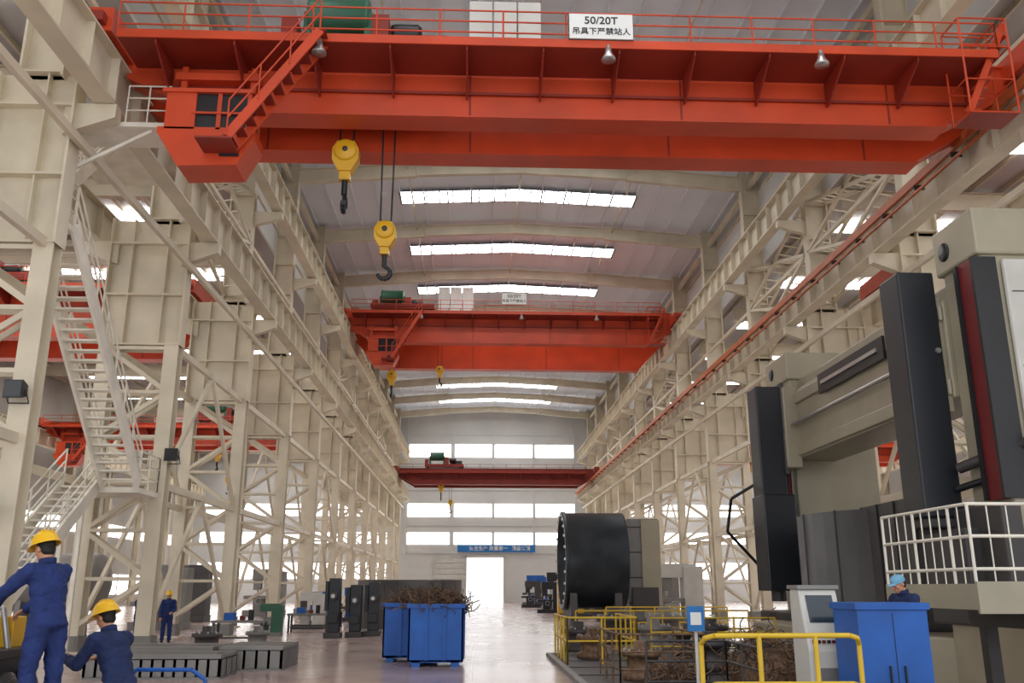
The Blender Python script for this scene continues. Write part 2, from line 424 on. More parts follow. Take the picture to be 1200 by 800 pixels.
    m.box(tx+1.0,tx+1.45,yc-.7,yc+.2,T+.4,T+1.3,dk)
    m.lathe([(0,0),(.25,0),(.28,.1),(.28,.7),(.2,.8),(0,.8)],(tx+1.5,yc-.3,T+.95),(1,0,0),BLACK,16)
    m.lathe([(0,0),(.24,0),(.24,1.2),(0,1.2)],(tx+1.6,yc+.5,T+.8),(1,0,0),DGREY,16)
    m.box(tx-1.3,tx-.9,yc-.9,yc-.3,T+.4,T+1.0,REDD); m.box(tx+2.3,tx+3,yc-.4,yc+.5,T+.4,T+.9,BLACK)
    m.obj('hoist_trolley',e)
    m=MB(); co,cn,cw,ch=cabs
    for q in range(cn):
        xa=x0+co+q*(cw+.05); m.box(xa,xa+cw,yf1+.1,yf1+.6,wz,wz+ch,LGREY); m.box(xa+cw-.1,xa+cw-.06,yf1+.06,yf1+.1,wz+ch*.5,wz+ch*.56,BLACK)
    m.obj('electrical_cabinets',e)
    m=MB()
    for hx,drop,nl in hooks:
        cx=tx+hx-.6; zc=zr-drop; y=yc+.05; sc_=1.0 if hx<1.5 else .8
        for q in range(-1,2,2):
            for dy in (-.1,.1): m.tube((cx+q*.17*sc_,y+dy,zc+.1),(cx+q*.22*sc_,y+dy,zt+.4),.014,BLACK,None,5)
        m.prism([(cx-.16*sc_,zc-.62*sc_),(cx+.16*sc_,zc-.62*sc_),(cx+.34*sc_,zc-.3*sc_),(cx+.34*sc_,zc),(cx+.22*sc_,zc+.22*sc_),(cx-.22*sc_,zc+.22*sc_),(cx-.34*sc_,zc),(cx-.34*sc_,zc-.3*sc_)],'y',y-.17,y+.17,YEL)
        m.lathe([(0,-.24),(.26*sc_,-.24),(.3*sc_,-.2),(.3*sc_,.2),(.26*sc_,.24),(0,.24)],(cx,y,zc-.05),(0,1,0),YEL,18)
        m.lathe([(0,-.27),(.07,-.27),(.07,.27),(0,.27)],(cx,y,zc-.05),(0,1,0),DGREY,12)
        m.box(cx-.14*sc_,cx+.14*sc_,y-.12,y+.12,zc-.85*sc_,zc-.6*sc_,YEL)
        m.tube((cx,y,zc-.8*sc_),(cx,y,zc-1.25*sc_),.08*sc_,BLACK,None,10)
        pts=[];R=.2*sc_;hc=zc-1.45*sc_
        for q in range(11):
            a=math.pi*.5-q*math.pi*1.45/10
            pts.append((cx+R*math.cos(a),y,hc+R*math.sin(a)) if sc_<1 else (cx,y+R*math.cos(a),hc+R*math.sin(a)*1.2))
        for q in range(10):
            m.tube(pts[q],pts[q+1],(.055+.03*math.sin(q/10*math.pi))*sc_,BLACK,(.055+.03*math.sin((q+1)/10*math.pi))*sc_,8)
    m.obj('hook_blocks',e)
    if detail:
        m=MB()
        for xx in (x0+5.2,x0+12.1,x0+17.3):
            m.tube((xx,w0-.1,wz-.05),(xx,w0-.1,wz-.2),.05,STEELB,None,10)
            m.lathe([(.0,0),(.07,0),(.09,-.12),(.17,-.26),(.18,-.3),(0,-.3)],(xx,w0-.1,wz-.15),(0,0,1),STEELB,18)
            m.beam((xx,w0-.1,wz-.05),(xx,w0+.1,wz-.05),.05,.05,col)
        m.obj('work_lamps',e)
    if sign:
        sx,sw,sh,sz=sign
        m=MB(); m.box(sx-sw/2,sx+sw/2,w0-.07,w0-.04,sz-sh/2,sz+sh/2,WHITE)
        m.box(sx-sw/2-.02,sx+sw/2+.02,w0-.04,w0-.03,sz-sh/2-.02,sz+sh/2+.02,DGREY); m.obj('sign_board',e)
        text('50/20T','sign_capacity',(sx,w0-.075,sz+sh*.22),(math.pi/2,0,0),sh*.42,BLACK,e)
        text('吊具下严禁站人','sign_warning',(sx,w0-.075,sz-sh*.22),(math.pi/2,0,0),sh*.3,BLACK,e)
    return e
crane('bridge_crane',21.4,ZLO,XL,XR,-3.85,True,(2.95,1.55,.68,15.05))
crane('bridge_crane',62.6,ZUP,XL,XR,-6.2,True,(2.6,1.7,.8,ZUP+1.6),RED,((.8,3.0,2),(4.2,2.6,2)),True,True,1.1,-1.2,-2.2,1.5,(6.1,3,.85,3.8))
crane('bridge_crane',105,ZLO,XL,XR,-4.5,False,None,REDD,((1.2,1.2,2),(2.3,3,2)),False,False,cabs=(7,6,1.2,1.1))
crane('bridge_crane',41.5,ZLO,-35.6,-12.9,-24,False,None,RED,top=.9,bn=-1.6,bf=-2.0,gap=.9,cabs=(8,3,.8,1.5))
crane('bridge_crane',76,ZLO,-35.6,-12.9,-22,False,None,RED,cabs=(8,3,.8,1.5))
crane('bridge_crane',36,ZLO,17.9,41.6,28,False,None,RED,cabs=(8,3,.8,1.5))
crane('bridge_crane',84,ZLO,17.9,41.6,26,False,None,RED,cabs=(8,3,.8,1.5))

# ---------------------------------------------------------------- staircase left
def flight(m,x,w,ya,za,yb,zb,n):
    for dx in (-w/2,w/2): m.beam((x+dx,ya,za),(x+dx,yb,zb),.08,.38,CREAM2)
    for i in range(n):
        t=(i+.5)/n; y=ya+(yb-ya)*t; z=za+(zb-za)*t
        m.box(x-w/2,x+w/2,y-.14,y+.14,z+.02,z+.07,CREAM2)
    for dx in (-w/2,w/2):
        k=7
        for i in range(k+1):
            t=i/k; p=V((x+dx,ya+(yb-ya)*t,za+(zb-za)*t)); m.tube(p,p+V((0,0,1.05)),.026,CREAM2,None,6)
        for h in (.4,.72,1.05): m.tube((x+dx,ya,za+h),(x+dx,yb,zb+h),.026,CREAM2,None,6)
m=MB()
flight(m,-10.25,1.0,20.6,10.3,26.6,4.75,26)
flight(m,-11.4,1.0,26.6,4.75,20.3,.1,22)
m.box(-12,-9.75,26.6,28.3,4.55,4.7,CREAM2); m.rail([(-9.78,26.6,4.7),(-9.78,28.3,4.7),(-12,28.3,4.7)],1.05,CREAM2,3,.026,.8)
m.box(-12,-9.75,20.1,20.6,10.15,10.3,CREAM2); m.rail([(-9.78,20.6,10.3),(-9.78,20.1,10.3)],1.05,CREAM2,3,.026,.5)
flight(m,-11.4,1.0,20.6,10.3,24.6,14.5,18)
m.box(-12.2,-9.7,24.4,27,14.4,14.52,CREAM2)
m.rail([(-12.2,24.4,14.5),(-12.2,27,14.5)],1,CREAM2,3,.022,.9); m.rail([(-9.7,27,14.5),(-9.7,24.4,14.5),(-11,24.4,14.5)],1,CREAM2,3,.022,.9)
for yy in (26.9,28.1): m.beam((-11.9,yy,4.6),(-11.9,yy,0),.12,.12,CREAM2)
m.obj('steel_staircase')
m=MB(); m.box(-9.9,-7.6,20.1,21.2,12.76,12.88,CREAM2)
m.rail([(-9.85,20.12,12.88),(-9.35,20.12,12.88)],1,CREAM2,3,.022,.5); m.rail([(-8.65,20.12,12.88),(-7.62,20.12,12.88),(-7.62,21.18,12.88)],1,CREAM2,3,.022,.5)
m.beam((-8.05,20.3,12.75),(-9.9,20.2,11.6),.08,.08,CREAM2); m.obj('access_platform')

# ---------------------------------------------------------------- vertical lathe
e=empty('vertical_turning_lathe')
m=MB()
m.box(10,13,16.4,17.8,0,8.7,MCR); m.box(9.9,13.5,16.3,17.9,8.3,9.3,MCR)
m.box(10,12.6,27.6,29.4,0,8.7,MCR); m.box(9.9,12.8,27.5,29.5,8.3,9.2,MCR)
m.box(10.4,13.1,16.28,16.4,1,8.2,LGREY)
m.obj('machine_columns',e,.06)
m=MB()
m.box(9.86,10.0,16.5,16.95,3.5,8.25,DRED); m.box(9.8,9.9,16.95,17.05,3.5,8.25,BLACK)
m.box(9.8,10.3,16.34,16.42,3.5,8.25,BLACK)
m.tube((9.85,27.9,3.6),(9.85,27.9,8.1),.09,DRED,None,12); m.tube((9.85,28.3,3.6),(9.85,28.3,8.1),.06,STEELB,None,12)
m.lathe([(0,0),(.2,0),(.2,.03),(0,.03)],(9.9,17.45,8.75),(-1,0,0),BLACK,20)
m.lathe([(0,0),(.2,0),(.2,.03),(0,.03)],(9.9,28.9,8.75),(-1,0,0),BLACK,20)
for z in (1.5,3,4.5,6,7.5): m.box(10.5,13.0,16.265,16.28,z,z+.02,DGREY)
m.obj('column_guideways',e)
m=MB()
m.box(9.9,11.3,17.8,27.6,5.7,7.8,MCR); m.box(9.82,9.9,17.8,27.6,7.35,7.7,MCR); m.box(9.82,9.9,17.8,27.6,5.75,6.1,MCR)
m.box(10.3,11.8,17.8,27.6,7.8,8.3,MCR)
m.obj('cross_rail',e,.05)
m=MB()
m.box(9.75,9.82,20.4,24.6,7.2,7.75,BLACK); m.box(9.7,9.77,20.7,24.3,7.42,7.52,STEELB)
m.tube((9.7,17.8,6.7),(9.7,27.6,6.7),.06,STEELB,None,10)
m.obj('feed_screw_slot',e)
m=MB()
m.box(9.02,9.82,17.85,18.75,3.25,8.45,RAMM); m.box(9.08,9.76,17.9,18.7,3.05,3.25,DGREY)
m.box(8.7,9.5,27.0,27.9,2.6,7.95,RAMM); m.box(8.65,9.62,26.8,27.95,1.8,4.6,RAMM); m.tube((9.1,27.4,1.8),(9.1,27.4,1.5),.22,DGREY,None,14)
m.obj('tool_rams',e,.04)
m=MB()
for y,x in ((18.5,9.72),(27.4,9.48)):
    m.box(x,9.95,y-.6,y+.6,5.4,7.9,MCR); m.box(x-.04,x+.1,y-.5,y+.5,5.2,8.05,DGREY)
m.obj('ram_saddles',e,.04)
m=MB(); R=3.0; n=40
m.lathe([(R-.1,3.7),(R,3.7),(R,1.1),(R+.1,1.1),(R+.1,.9),(R-.1,.9)],(11.5,23.2,0),(0,0,1),DGREY,n)
for i in range(14):
    a=2*math.pi*i/14; m.tube((11.5+R*math.cos(a),23.2+R*math.sin(a),1.1),(11.5+R*math.cos(a),23.2+R*math.sin(a),3.72),.03,BLACK,None,6)
m.lathe([(0,1.9),(2.4,1.9),(2.4,1.2),(0,1.2)],(11.5,23.2,0),(0,0,1),STEELB,n)
m.box(9.3,9.36,18.9,21.5,1.2,3.75,DGREY)
for y in (18.9,19.75,20.6,21.45): m.box(9.26,9.3,y,y+.05,1.2,3.75,BLACK)
m.obj('chip_guard_and_table',e)
m=MB()
m.prism([(8.2,19.5),(9.6,17.9),(14,17.9),(14,29.4),(9.6,29.4),(8.2,27)],'z',0,.95,MCR)
m.box(9.4,13.6,15.6,18.1,0,1.4,MCR); m.box(9.3,13.4,27,30,0,1.2,DGREY)
m.box(9.6,10.0,16.2,17.9,1.4,3.4,DGREY); m.box(9.3,10.0,17.0,18.6,1.2,3.0,DGREY)
m.obj('machine_bed',e,.05)
m=MB()
m.path([(12.8,16.0,6.2),(11.5,15.8,5.3),(10.5,16,4.6),(9.7,17.6,4.2)],.11,DGREY,10); m.path([(12.6,15.9,5.0),(10.6,15.9,4.2),(9.7,17.8,3.8)],.07,BLACK,10)
m.path([(9.1,27.9,5.2),(8.1,28.3,4.6),(8.0,28.6,3.6),(9,28.9,2.6)],.05,BLACK,8)
m.obj('cable_conduits',e)
m=MB()
m.box(6.95,10.4,12.6,15.4,1.6,1.95,MCR); m.box(6.95,10.4,12.55,12.6,1.55,1.98,MCR)
for px,py in ((8.4,13.4),(8.4,15),(10,13.4),(10,15)): m.box(px-.1,px+.1,py-.1,py+.1,0,1.6,DGREY)
m.box(8.2,10.2,13.2,15.2,1.3,1.6,DGREY)
pr=[(7.0,15.4),(7.0,12.65),(10.4,12.65)]
for (ax,ay),(bx,by) in zip(pr,pr[1:]):
    L=math.hypot(bx-ax,by-ay); k=round(L/.28)
    for i in range(k+1):
        x=ax+(bx-ax)*i/k; y=ay+(by-ay)*i/k; big=i%4==0
        m.tube((x,y,1.95),(x,y,3.05),.025 if big else .012,CREAM2,None,6)
    for z in (2.15,2.6,3.05): m.tube((ax,ay,z),(bx,by,z),.025,CREAM2,None,8)
m.obj('operator_platform',e)

# ---------------------------------------------------------------- big steel drum + block
m=MB()
o=(3.85,40.5,3.05); R=2.05
m.lathe([(R,0),(R+.06,.0),(R+.06,.15),(R,.2),(R,2.65),(R-.0,2.7),(R-.16,2.7),(R-.16,0),(R,0)],o,(1,0,0),DRUM,64)
m.lathe([(1.2,2.6),(R-.1,2.6),(R-.1,2.5),(1.2,2.5),(1.2,2.6)],o,(1,0,0),DRUM,40)
for q in range(24):
    a=2*math.pi*q/24; cy_=o[1]+math.cos(a)*(R-.08); cz_=o[2]+math.sin(a)*(R-.08)
    m.box(3.78,3.86,cy_-.05,cy_+.05,cz_-.05,cz_+.05,STEELB)
for x in (4.2,6.1): m.prism([(38.7,0),(42.3,0),(42,1.75),(41.2,1.15),(40.5,1.0),(39.8,1.15),(39,1.75)],'x',x-.15,x+.15,DGREY)
m.box(3.9,6.3,38.8,42.2,0,.25,DGREY)
m.obj('rolled_steel_drum')
m=MB(); m.box(6.9,8.3,41,44,0,4.9,GREY); m.box(6.8,8.4,40.8,44.2,0,.5,DGREY); m.box(7.5,8.35,40.9,41,.6,4.85,MCR)
for z in (1.2,2.3,3.4,4.5): m.box(6.87,8.33,40.96,44.04,z,z+.05,DGREY)
m.box(7.0,8.2,40.85,40.95,.9,1.9,DGREY)
m.obj('planer_column',None,.03)
m=MB(); m.lathe([(2.6,0),(2.6,2.25),(2.45,2.25),(2.45,0),(2.6,0)],(-3.2,47,0),(0,0,1),DGREY,56); m.obj('rolled_ring_shell')
m=MB(); m.lathe([(0,-.3),(.6,-.2),(1.0,0),(1.05,.1),(1.05,3.2),(1.0,3.3),(.6,3.5),(0,3.6)],(-17.5,36,2.1),(1,0,0),GREY,32)
for x in (-16.8,-15): m.prism([(35,0),(37,0),(36.8,1.5),(36,1.1),(35.2,1.5)],'x',x-.1,x+.1,GREY)
m.obj('storage_tank')

# ---------------------------------------------------------------- bins with scrap
def bin_(x0,x1,y0,y1,h):
    m=MB(); t=.04
    m.box(x0,x1,y0,y0+t,.12,h,BLUE); m.box(x0,x1,y1-t,y1,.12,h,BLUE); m.box(x0,x0+t,y0,y1,.12,h,BLUE); m.box(x1-t,x1,y0,y1,.12,h,BLUE); m.box(x0,x1,y0,y1,.1,.16,BLUE)
    for a,b,c,d in ((x0-.05,x1+.05,y0-.05,y0),(x0-.05,x1+.05,y1,y1+.05),(x0-.05,x0,y0,y1),(x1,x1+.05,y0,y1)): m.box(a,b,c,d,h-.1,h,BLUE)
    for k in (.33,.66):
        x=x0+(x1-x0)*k; y=y0+(y1-y0)*k
        m.box(x-.04,x+.04,y0-.04,y0,.15,h-.1,BLUE); m.box(x1,x1+.04,y-.04,y+.04,.15,h-.1,BLUE); m.box(x0-.04,x0,y-.04,y+.04,.15,h-.1,BLUE)
    for x in (x0+.1,x1-.3):m.box(x,x+.2,y0,y1,0,.12,BLUE)
    m.obj('scrap_bin')
bin_(-1.62,-.25,23.6,24.95,1.5); bin_(-2.4,-1.0,25.15,26.5,1.5)
def scrap(name,cx,cy,cz,rx,ry,h,n):
    m=MB(); m.ell((cx,cy,cz-.05),(rx*.85,ry*.85,h*.6),RUST,None,20,8)
    for i in range(n):
        a=random.random()*6.28; r=random.random()**.5; x=cx+math.cos(a)*r*rx; y=cy+math.sin(a)*r*ry; z=cz+h*(1-r*r)*random.random()
        p=V((x,y,z)); pts=[p]; d=V((random.uniform(-1,1),random.uniform(-1,1),random.uniform(-.3,.7))).normalized(); ax=V((random.uniform(-1,1),random.uniform(-1,1),random.uniform(-1,1))).normalized()
        R=Matrix.Rotation(random.uniform(.3,.9),3,ax)
        for q in range(random.randint(4,8)): p=p+d*random.uniform(.05,.1); d=R@d; pts.append(p)
        mt=random.choice((RUST,RUST,RUST,RUST,DGREY))
        for u,w in zip(pts,pts[1:]): m.tube(u,w,.012,mt,None,4,False)
    m.obj(name)
scrap('metal_swarf_heap',-.92,24.3,1.4,.76,.66,.42,520)
scrap('metal_swarf_heap',-1.75,25.8,1.4,.66,.66,.36,300)
scrap('metal_swarf_heap',6.2,19.6,.2,1.0,.8,.9,420)
scrap('metal_swarf_heap',3.7,17.3,.1,.5,.45,.55,180)

# ---------------------------------------------------------------- base plates left
def plate(x0,x1,y0,y1,h,n):
    m=MB(); m.box(x0+.12,x1-.12,y0+.12,y1-.12,0,h-.08,DGREY); m.box(x0,x1,y0,y1,h-.1,h,GREY); m.box(x0,x1,y0,y1,0,.06,GREY)
    for i in range(n+1):
        x=x0+(x1-x0-.06)*i/n; m.box(x,x+.06,y0,y1,.05,h-.08,GREY)
    k=int((y1-y0)/.4)
    for i in range(k+1):
        y=y0+(y1-y0-.06)*i/k; m.box(x0,x1,y,y+.06,.05,h-.08,GREY)
    for i in range(1,4):
        y=y0+(y1-y0)*i/4; m.box(x0+.02,x1-.02,y-.03,y+.03,h,h+.006,BLACK)
    m.obj('cast_iron_base_plate')
plate(-8.3,-5.4,20.6,22.0,.5,12); plate(-6.0,-4.5,22.6,24.6,.55,5); plate(-8.9,-6.3,23.2,25,.5,8)

# ---------------------------------------------------------------- machines on the floor
def mill(x,y,s,c1,c2,name='milling_machine',flip=1):
    m=MB(); q=lambda a,b,c,d,z0,z1,mt: m.box(x+min(a*flip,b*flip)*s,x+max(a*flip,b*flip)*s,y+c*s,y+d*s,z0*s,z1*s,mt)
    q(-.9,.9,-.5,.5,0,.25,c2); q(.2,.9,-.35,.35,.25,2.0,c1); q(-.6,.7,-.25,.25,1.6,2.1,c1); q(-.55,-.2,-.18,.18,1.15,1.6,c2)
    q(-.9,.2,-.45,.45,.75,.9,c2); q(-.5,0,-.2,.2,.25,.75,c1)
    m.tube((x-.38*flip*s,y,.95*s),(x-.38*flip*s,y,1.2*s),.06*s,STEELB); m.lathe([(.13*s,-.02),(.16*s,-.02),(.16*s,.02),(.13*s,.02),(.13*s,-.02)],(x-.2*s,y-.5*s,.65*s),(0,1,0),STEELB,14)
    m.obj(name,None,.02)
def head(x,y,h):
    m=MB(); m.box(x-.32,x+.32,y-.4,y+.4,0,.2,DGREY); m.box(x-.2,x+.24,y-.25,y+.25,.2,h,RAMM); m.box(x-.34,x-.2,y-.3,y+.3,h*.45,h*.95,BLACK)
    m.tube((x+.02,y-.25,h*.7),(x+.02,y-.5,h*.7),.16,DGREY,None,14); m.tube((x+.02,y-.5,h*.7),(x+.02,y-.6,h*.7),.08,STEELB,None,12); m.box(x-.2,x+.2,y-.4,y-.25,h*.25,h*.42,BLACK)
    m.obj('milling_head_unit',None,.02)
head(-5.5,37.2,2.25); head(-4.75,37.9,2.0); head(-4.1,38.6,2.1)
mill(-7.8,45,.8,LGREY,DGREY); mill(-8.3,38.5,.6,GREEN,GREY); mill(-7.0,55,.9,BLUE,DGREY); mill(-8.2,50.5,.8,BLUE,GREY)
mill(5.9,72,1.1,BLACK,BLACK); mill(5.8,92,1.2,DGREY,BLACK); mill(6.5,60,1.2,YEL,DGREY,'milling_machine',-1); mill(8.2,66,1.6,BLACK,DGREY); mill(6.6,100,1.5,BLUE,DGREY); mill(7.2,80,1.5,BLACK,DGREY); mill(8.4,52,1.3,DGREY,BLACK)
mill(-16,29,1.3,DGREY,GREY); mill(-22,34,1.6,LGREY,GREY); mill(-16.5,54,1.5,DGREY,DGREY); mill(20.5,45,1.5,GREY,GREY); mill(22,60,1.7,BLUE,GREY); mill(11,50,1.5,LGREY,GREY); mill(-14.8,45,1.4,GREY,GREY); mill(-14.6,66,1.5,GREY,GREY); mill(12,60,1.4,GREY,GREY); mill(12,74,1.5,BLUE,DGREY)
def bench(x,y,w,d,name='workbench'):
    m=MB(); m.box(x-w/2,x+w/2,y-d/2,y+d/2,.72,.8,GREY)
    for a in (-1,1):
        for b in (-1,1): m.box(x+a*(w/2-.08)-.04,x+a*(w/2-.08)+.04,y+b*(d/2-.08)-.04,y+b*(d/2-.08)+.04,0,.72,DGREY)
    m.box(x-w/2+.1,x+w/2-.1,y-d/2+.1,y+d/2-.1,.2,.24,DGREY)
    m.box(x-w*.3,x-w*.1,y-.15,y+.15,.8,1.05,BLUE); m.tube((x+w*.2,y,.8),(x+w*.2,y,1.15),.1,BLACK); m.box(x,x+.15,y-.1,y+.1,.8,.95,DRED)
    m.obj(name)
bench(-8.1,33,1.8,.8); bench(-7.6,47.5,2,.8); bench(-8.2,58,2,.8); bench(-7,70,2,.9); bench(-7.2,41.5,1.8,.8)
def gearcase(x,y,s,mt,name='gearbox_housing'):
    m=MB(); m.lathe([(0,0),(.5*s,0),(.55*s,.08*s),(.55*s,.2*s),(.42*s,.25*s),(.42*s,.6*s),(.55*s,.62*s),(.55*s,.75*s),(.2*s,.8*s),(.2*s,1.0*s),(0,1.0*s)],(x,y,0),(0,0,1),mt,24)
    for i in range(10):
        a=i*.628; m.tube((x+.49*s*math.cos(a),y+.49*s*math.sin(a),.75*s),(x+.49*s*math.cos(a),y+.49*s*math.sin(a),.82*s),.03*s,STEELB)
    m.obj(name)
for x,y,s,c in ((-7.8,28,.8,DGREY),(-6.9,30.5,.7,GREY),(3.2,28.6,.9,DGREY),(3.3,26,.8,RUST),(6.2,26.8,.9,DGREY),(5,33,1.2,DGREY),(7,34,1.2,GREY),(5.6,22.1,.9,DGREY),(6.8,22.9,.8,GREY),(3.6,20,.8,RUST),(7.4,21.3,.8,RUST),(5.6,29,1,GREY),(7.4,29,1,DGREY)):
    gearcase(x,y,s,c)

# ---------------------------------------------------------------- railings
def railing(name,pts,h,mt,bars=2,r=.028,step=1.0):
    m=MB(); m.rail([(p[0],p[1],0) for p in pts],h,mt,bars,r,step); m.obj(name)
railing('safety_railing',[(2.4,27.5),(2.4,24),(4.2,24),(4.2,27.5)],1.15,YRAIL)
railing('safety_railing',[(3.4,31),(9.2,31)],1.15,YRAIL); railing('safety_railing',[(5.2,36.5),(10,36.5)],1.15,YRAIL,2,.03)
railing('pit_railing',[(2.9,21.5),(2.9,18.6),(4.6,18.6),(4.6,21.5)],1.0,RUST,3,.022); railing('pit_railing',[(3.0,16.3),(4.4,16.3),(4.4,14.4)],1.0,DGREY,3,.022)
railing('pit_railing',[(4.8,25.2),(8.2,25.2)],1.1,YRAIL,3,.025)
m=MB(); r=.03
for z in (.85,1.37):
    m.path([(2.63,10.8,z-.1),(2.65,10.68,z-.03),(2.74,10.6,z),(4.3,10.6,z),(4.4,10.63,z-.03),(4.45,10.72,z-.1)],r,YRAIL,10)
for p,z in (((2.63,10.8),1.27),((3.25,10.6),1.37),((3.9,10.6),1.37),((4.45,10.72),1.27)): m.tube((*p,0),(*p,z),r,YRAIL,None,10)
m.obj('safety_railing')
m=MB(); m.box(2.2,8.0,8,26.8,.0,.02,DGREY); m.box(2.1,2.25,8,27,0,.1,GREY); m.box(2.1,8,26.9,27.05,0,.1,GREY)
for y in range(9,26,2): m.box(2.3,8,y,y+.05,.02,.035,BLACK)
m.obj('steel_floor_plates')
# control console
e=empty('cnc_control_console'); m=MB(); cx,cy=4.4,12.05
m.prism([(cy,0),(cy+.6,0),(cy+.6,1.88),(cy+.25,1.88),(cy+.08,1.35),(cy,1.1)],'x',cx-.06,cx+.46,LGREY); m.obj('console_body',e,.03)
m=MB()
def onp(t,o): return (cy+.08+(.17)*t-o, 1.35+.53*t)
a=onp(.2,.012);b=onp(.85,.012); m.add([(cx+.02,*a),(cx+.38,*a),(cx+.38,*b),(cx+.02,*b)],[(0,1,2,3)],SCREEN)
for i in range(6): m.box(cx+.0+i*.065,cx+.04+i*.065,cy+.0,cy+.03,1.2,1.24,BLACK if i%2 else DRED)
m.box(cx+0,cx+.4,cy-.02,cy,.5,.9,GREY); m.box(cx-.08,cx+.48,cy+.2,cy+.62,1.88,1.93,GREY)
m.obj('console_screen',e)
m=MB(); x0,x1,y0,y1=4.62,5.48,11.1,11.85
m.box(x0,x1,y0,y1,.1,1.70,BLUE); m.box(x0-.03,x1+.03,y0-.03,y1+.03,1.64,1.72,BLUE); m.box(x0+.04,x1-.04,y0+.05,y1-.05,0,.1,BLACK)
xm=(x0+x1)/2
m.box(xm-.004,xm+.004,y0-.008,y0,.2,1.6,BLACK); m.box(xm-.10,xm-.08,y0-.03,y0,.8,1.0,BLACK); m.box(xm+.08,xm+.10,y0-.03,y0,.8,1.0,BLACK)
for z in (.3,.38,.46): m.box(x0+.1,x0+.4,y0-.02,y0,z,z+.03,BLACK)
m.obj('blue_tool_cabinet',None,.01)
m=MB(); m.tube((3.7,15.5,0),(3.7,15.5,1.6),.03,LGREY); m.box(3.55,3.83,15.42,15.46,1.2,1.6,SIGNB); m.box(3.6,3.78,15.41,15.42,1.3,1.5,WHITE); m.box(3.55,3.85,15.35,15.65,0,.03,GREY); m.obj('sign_post')
for (px,py) in ((6.5,17.6),(6.4,15.8)):
    m=MB()
    for i in range(6): m.box(px+i*.24,px+i*.24+.18,py,py+1.1,.12,.16,WOOD)
    for y in (py,py+.5,py+1.0): m.box(px,px+1.4,y,y+.1,.02,.12,WOOD)
    for i in range(4): m.box(px+.1,px+1.3,py+.1+i*.25,py+.28+i*.25,.16+i*.02,.3+i*.03,WOOD)
    m.obj('wood_pallet')
def flood(x,y,z):
    m=MB(); m.prism([(y-.12,z-.2),(y+.12,z-.12),(y+.12,z+.12),(y-.12,z+.2)],'x',x-.2,x+.2,BLACK); m.box(x-.18,x+.18,y-.135,y-.12,z-.17,z+.17,GLASS)
    m.path([(x-.22,y,z),(x-.22,y+.2,z-.25),(x+.22,y+.2,z-.25),(x+.22,y,z)],.015,DGREY); m.obj('floodlight')
flood(-9.9,19.3,6.0); flood(-9.5,28.45,5.9)
m=MB(); c=V((-10.2,18.9,3.5))
for R in (.15,.3,.42): m.lathe([(R-.012,-.01),(R+.012,-.01),(R+.012,.01),(R-.012,.01),(R-.012,-.01)],c,(0,1,0),BLACK,28)
for i in range(20):
    a=i*math.pi/10; m.tube(c,c+V((math.cos(a)*.42,0,math.sin(a)*.42)),.006,BLACK,None,4)
for i in range(4):
    a=i*math.pi/2+.3; m.beam(c+V((0,.08,0)),c+V((math.cos(a)*.36,.08,math.sin(a)*.36)),.02,.16,DGREY)
m.tube(c+V((0,.0,0)),c+V((0,.3,0)),.1,BLACK,None,12); m.tube(c+V((0,.2,0)),c+V((.1,.68,0)),.03,BLACK); m.obj('industrial_fan')

m=MB(); ox,oy=-4.72,9.1
m.box(ox-.6,ox+.25,oy-.5,oy+.6,0,1.25,BLACK); m.box(ox-.7,ox+.28,oy-.6,oy+.7,.0,.15,DGREY); m.box(ox-.65,ox+.3,oy-.55,oy+.65,1.25,1.33,DGREY)
for yy in (-.3,.1,.5): m.lathe([(0,0),(.16,0),(.18,.04),(.18,.1),(.12,.12),(.12,.14),(0,.14)],(ox+.25,oy+yy,.95),(1,0,0),DGREY,18)
for xx in (-.35,0): m.lathe([(0,0),(.13,0),(.15,.03),(.15,.08),(.09,.1),(.09,.16),(0,.16)],(ox+xx,oy-.5,.95),(0,-1,0),DGREY,18)
m.lathe([(0,0),(.26,0),(.26,.3),(.18,.34),(0,.34)],(ox-.25,oy+.2,1.33),(0,0,1),BLACK,24)
m.path([(ox-.2,oy-.2,1.33),(ox-.15,oy-.25,1.68),(ox+.02,oy-.2,1.72),(ox+.15,oy-.1,1.35)],.03,DRED,8); m.path([(ox-.3,oy+.1,1.6),(ox-.1,oy+.2,1.78),(ox+.1,oy+.3,1.7),(ox+.2,oy+.3,1.3)],.03,STEELB,8)
for i in range(6): m.tube((ox-.45+i*.14,oy-.45,1.33),(ox-.45+i*.14,oy-.45,1.43),.03,STEELB,None,6)
m.box(ox+.02,ox+.2,oy+.35,oy+.6,1.33,1.62,YEL)
m.obj('hydraulic_power_unit',None,.01)
m=MB(); m.box(-4.34,-3.65,8.6,9.3,.58,.65,DGREY)
for x in (-4.3,-3.7):
    for y in (8.65,9.25): m.box(x-.03,x+.03,y-.03,y+.03,0,.58,DGREY)
m.box(-4.34,-3.65,8.6,8.64,.3,.34,DGREY); m.obj('work_step_platform')
m=MB(); r=.022
m.path([(-3.7,10.4,0),(-3.7,10.4,.95),(-3.6,10.35,1.05),(-3.0,10.3,1.05),(-2.85,10.3,.95),(-2.85,10.3,0)],r,BLUE,8); m.path([(-3.7,10.4,.6),(-2.85,10.3,.6)],r,BLUE,8); m.obj('blue_handrail')

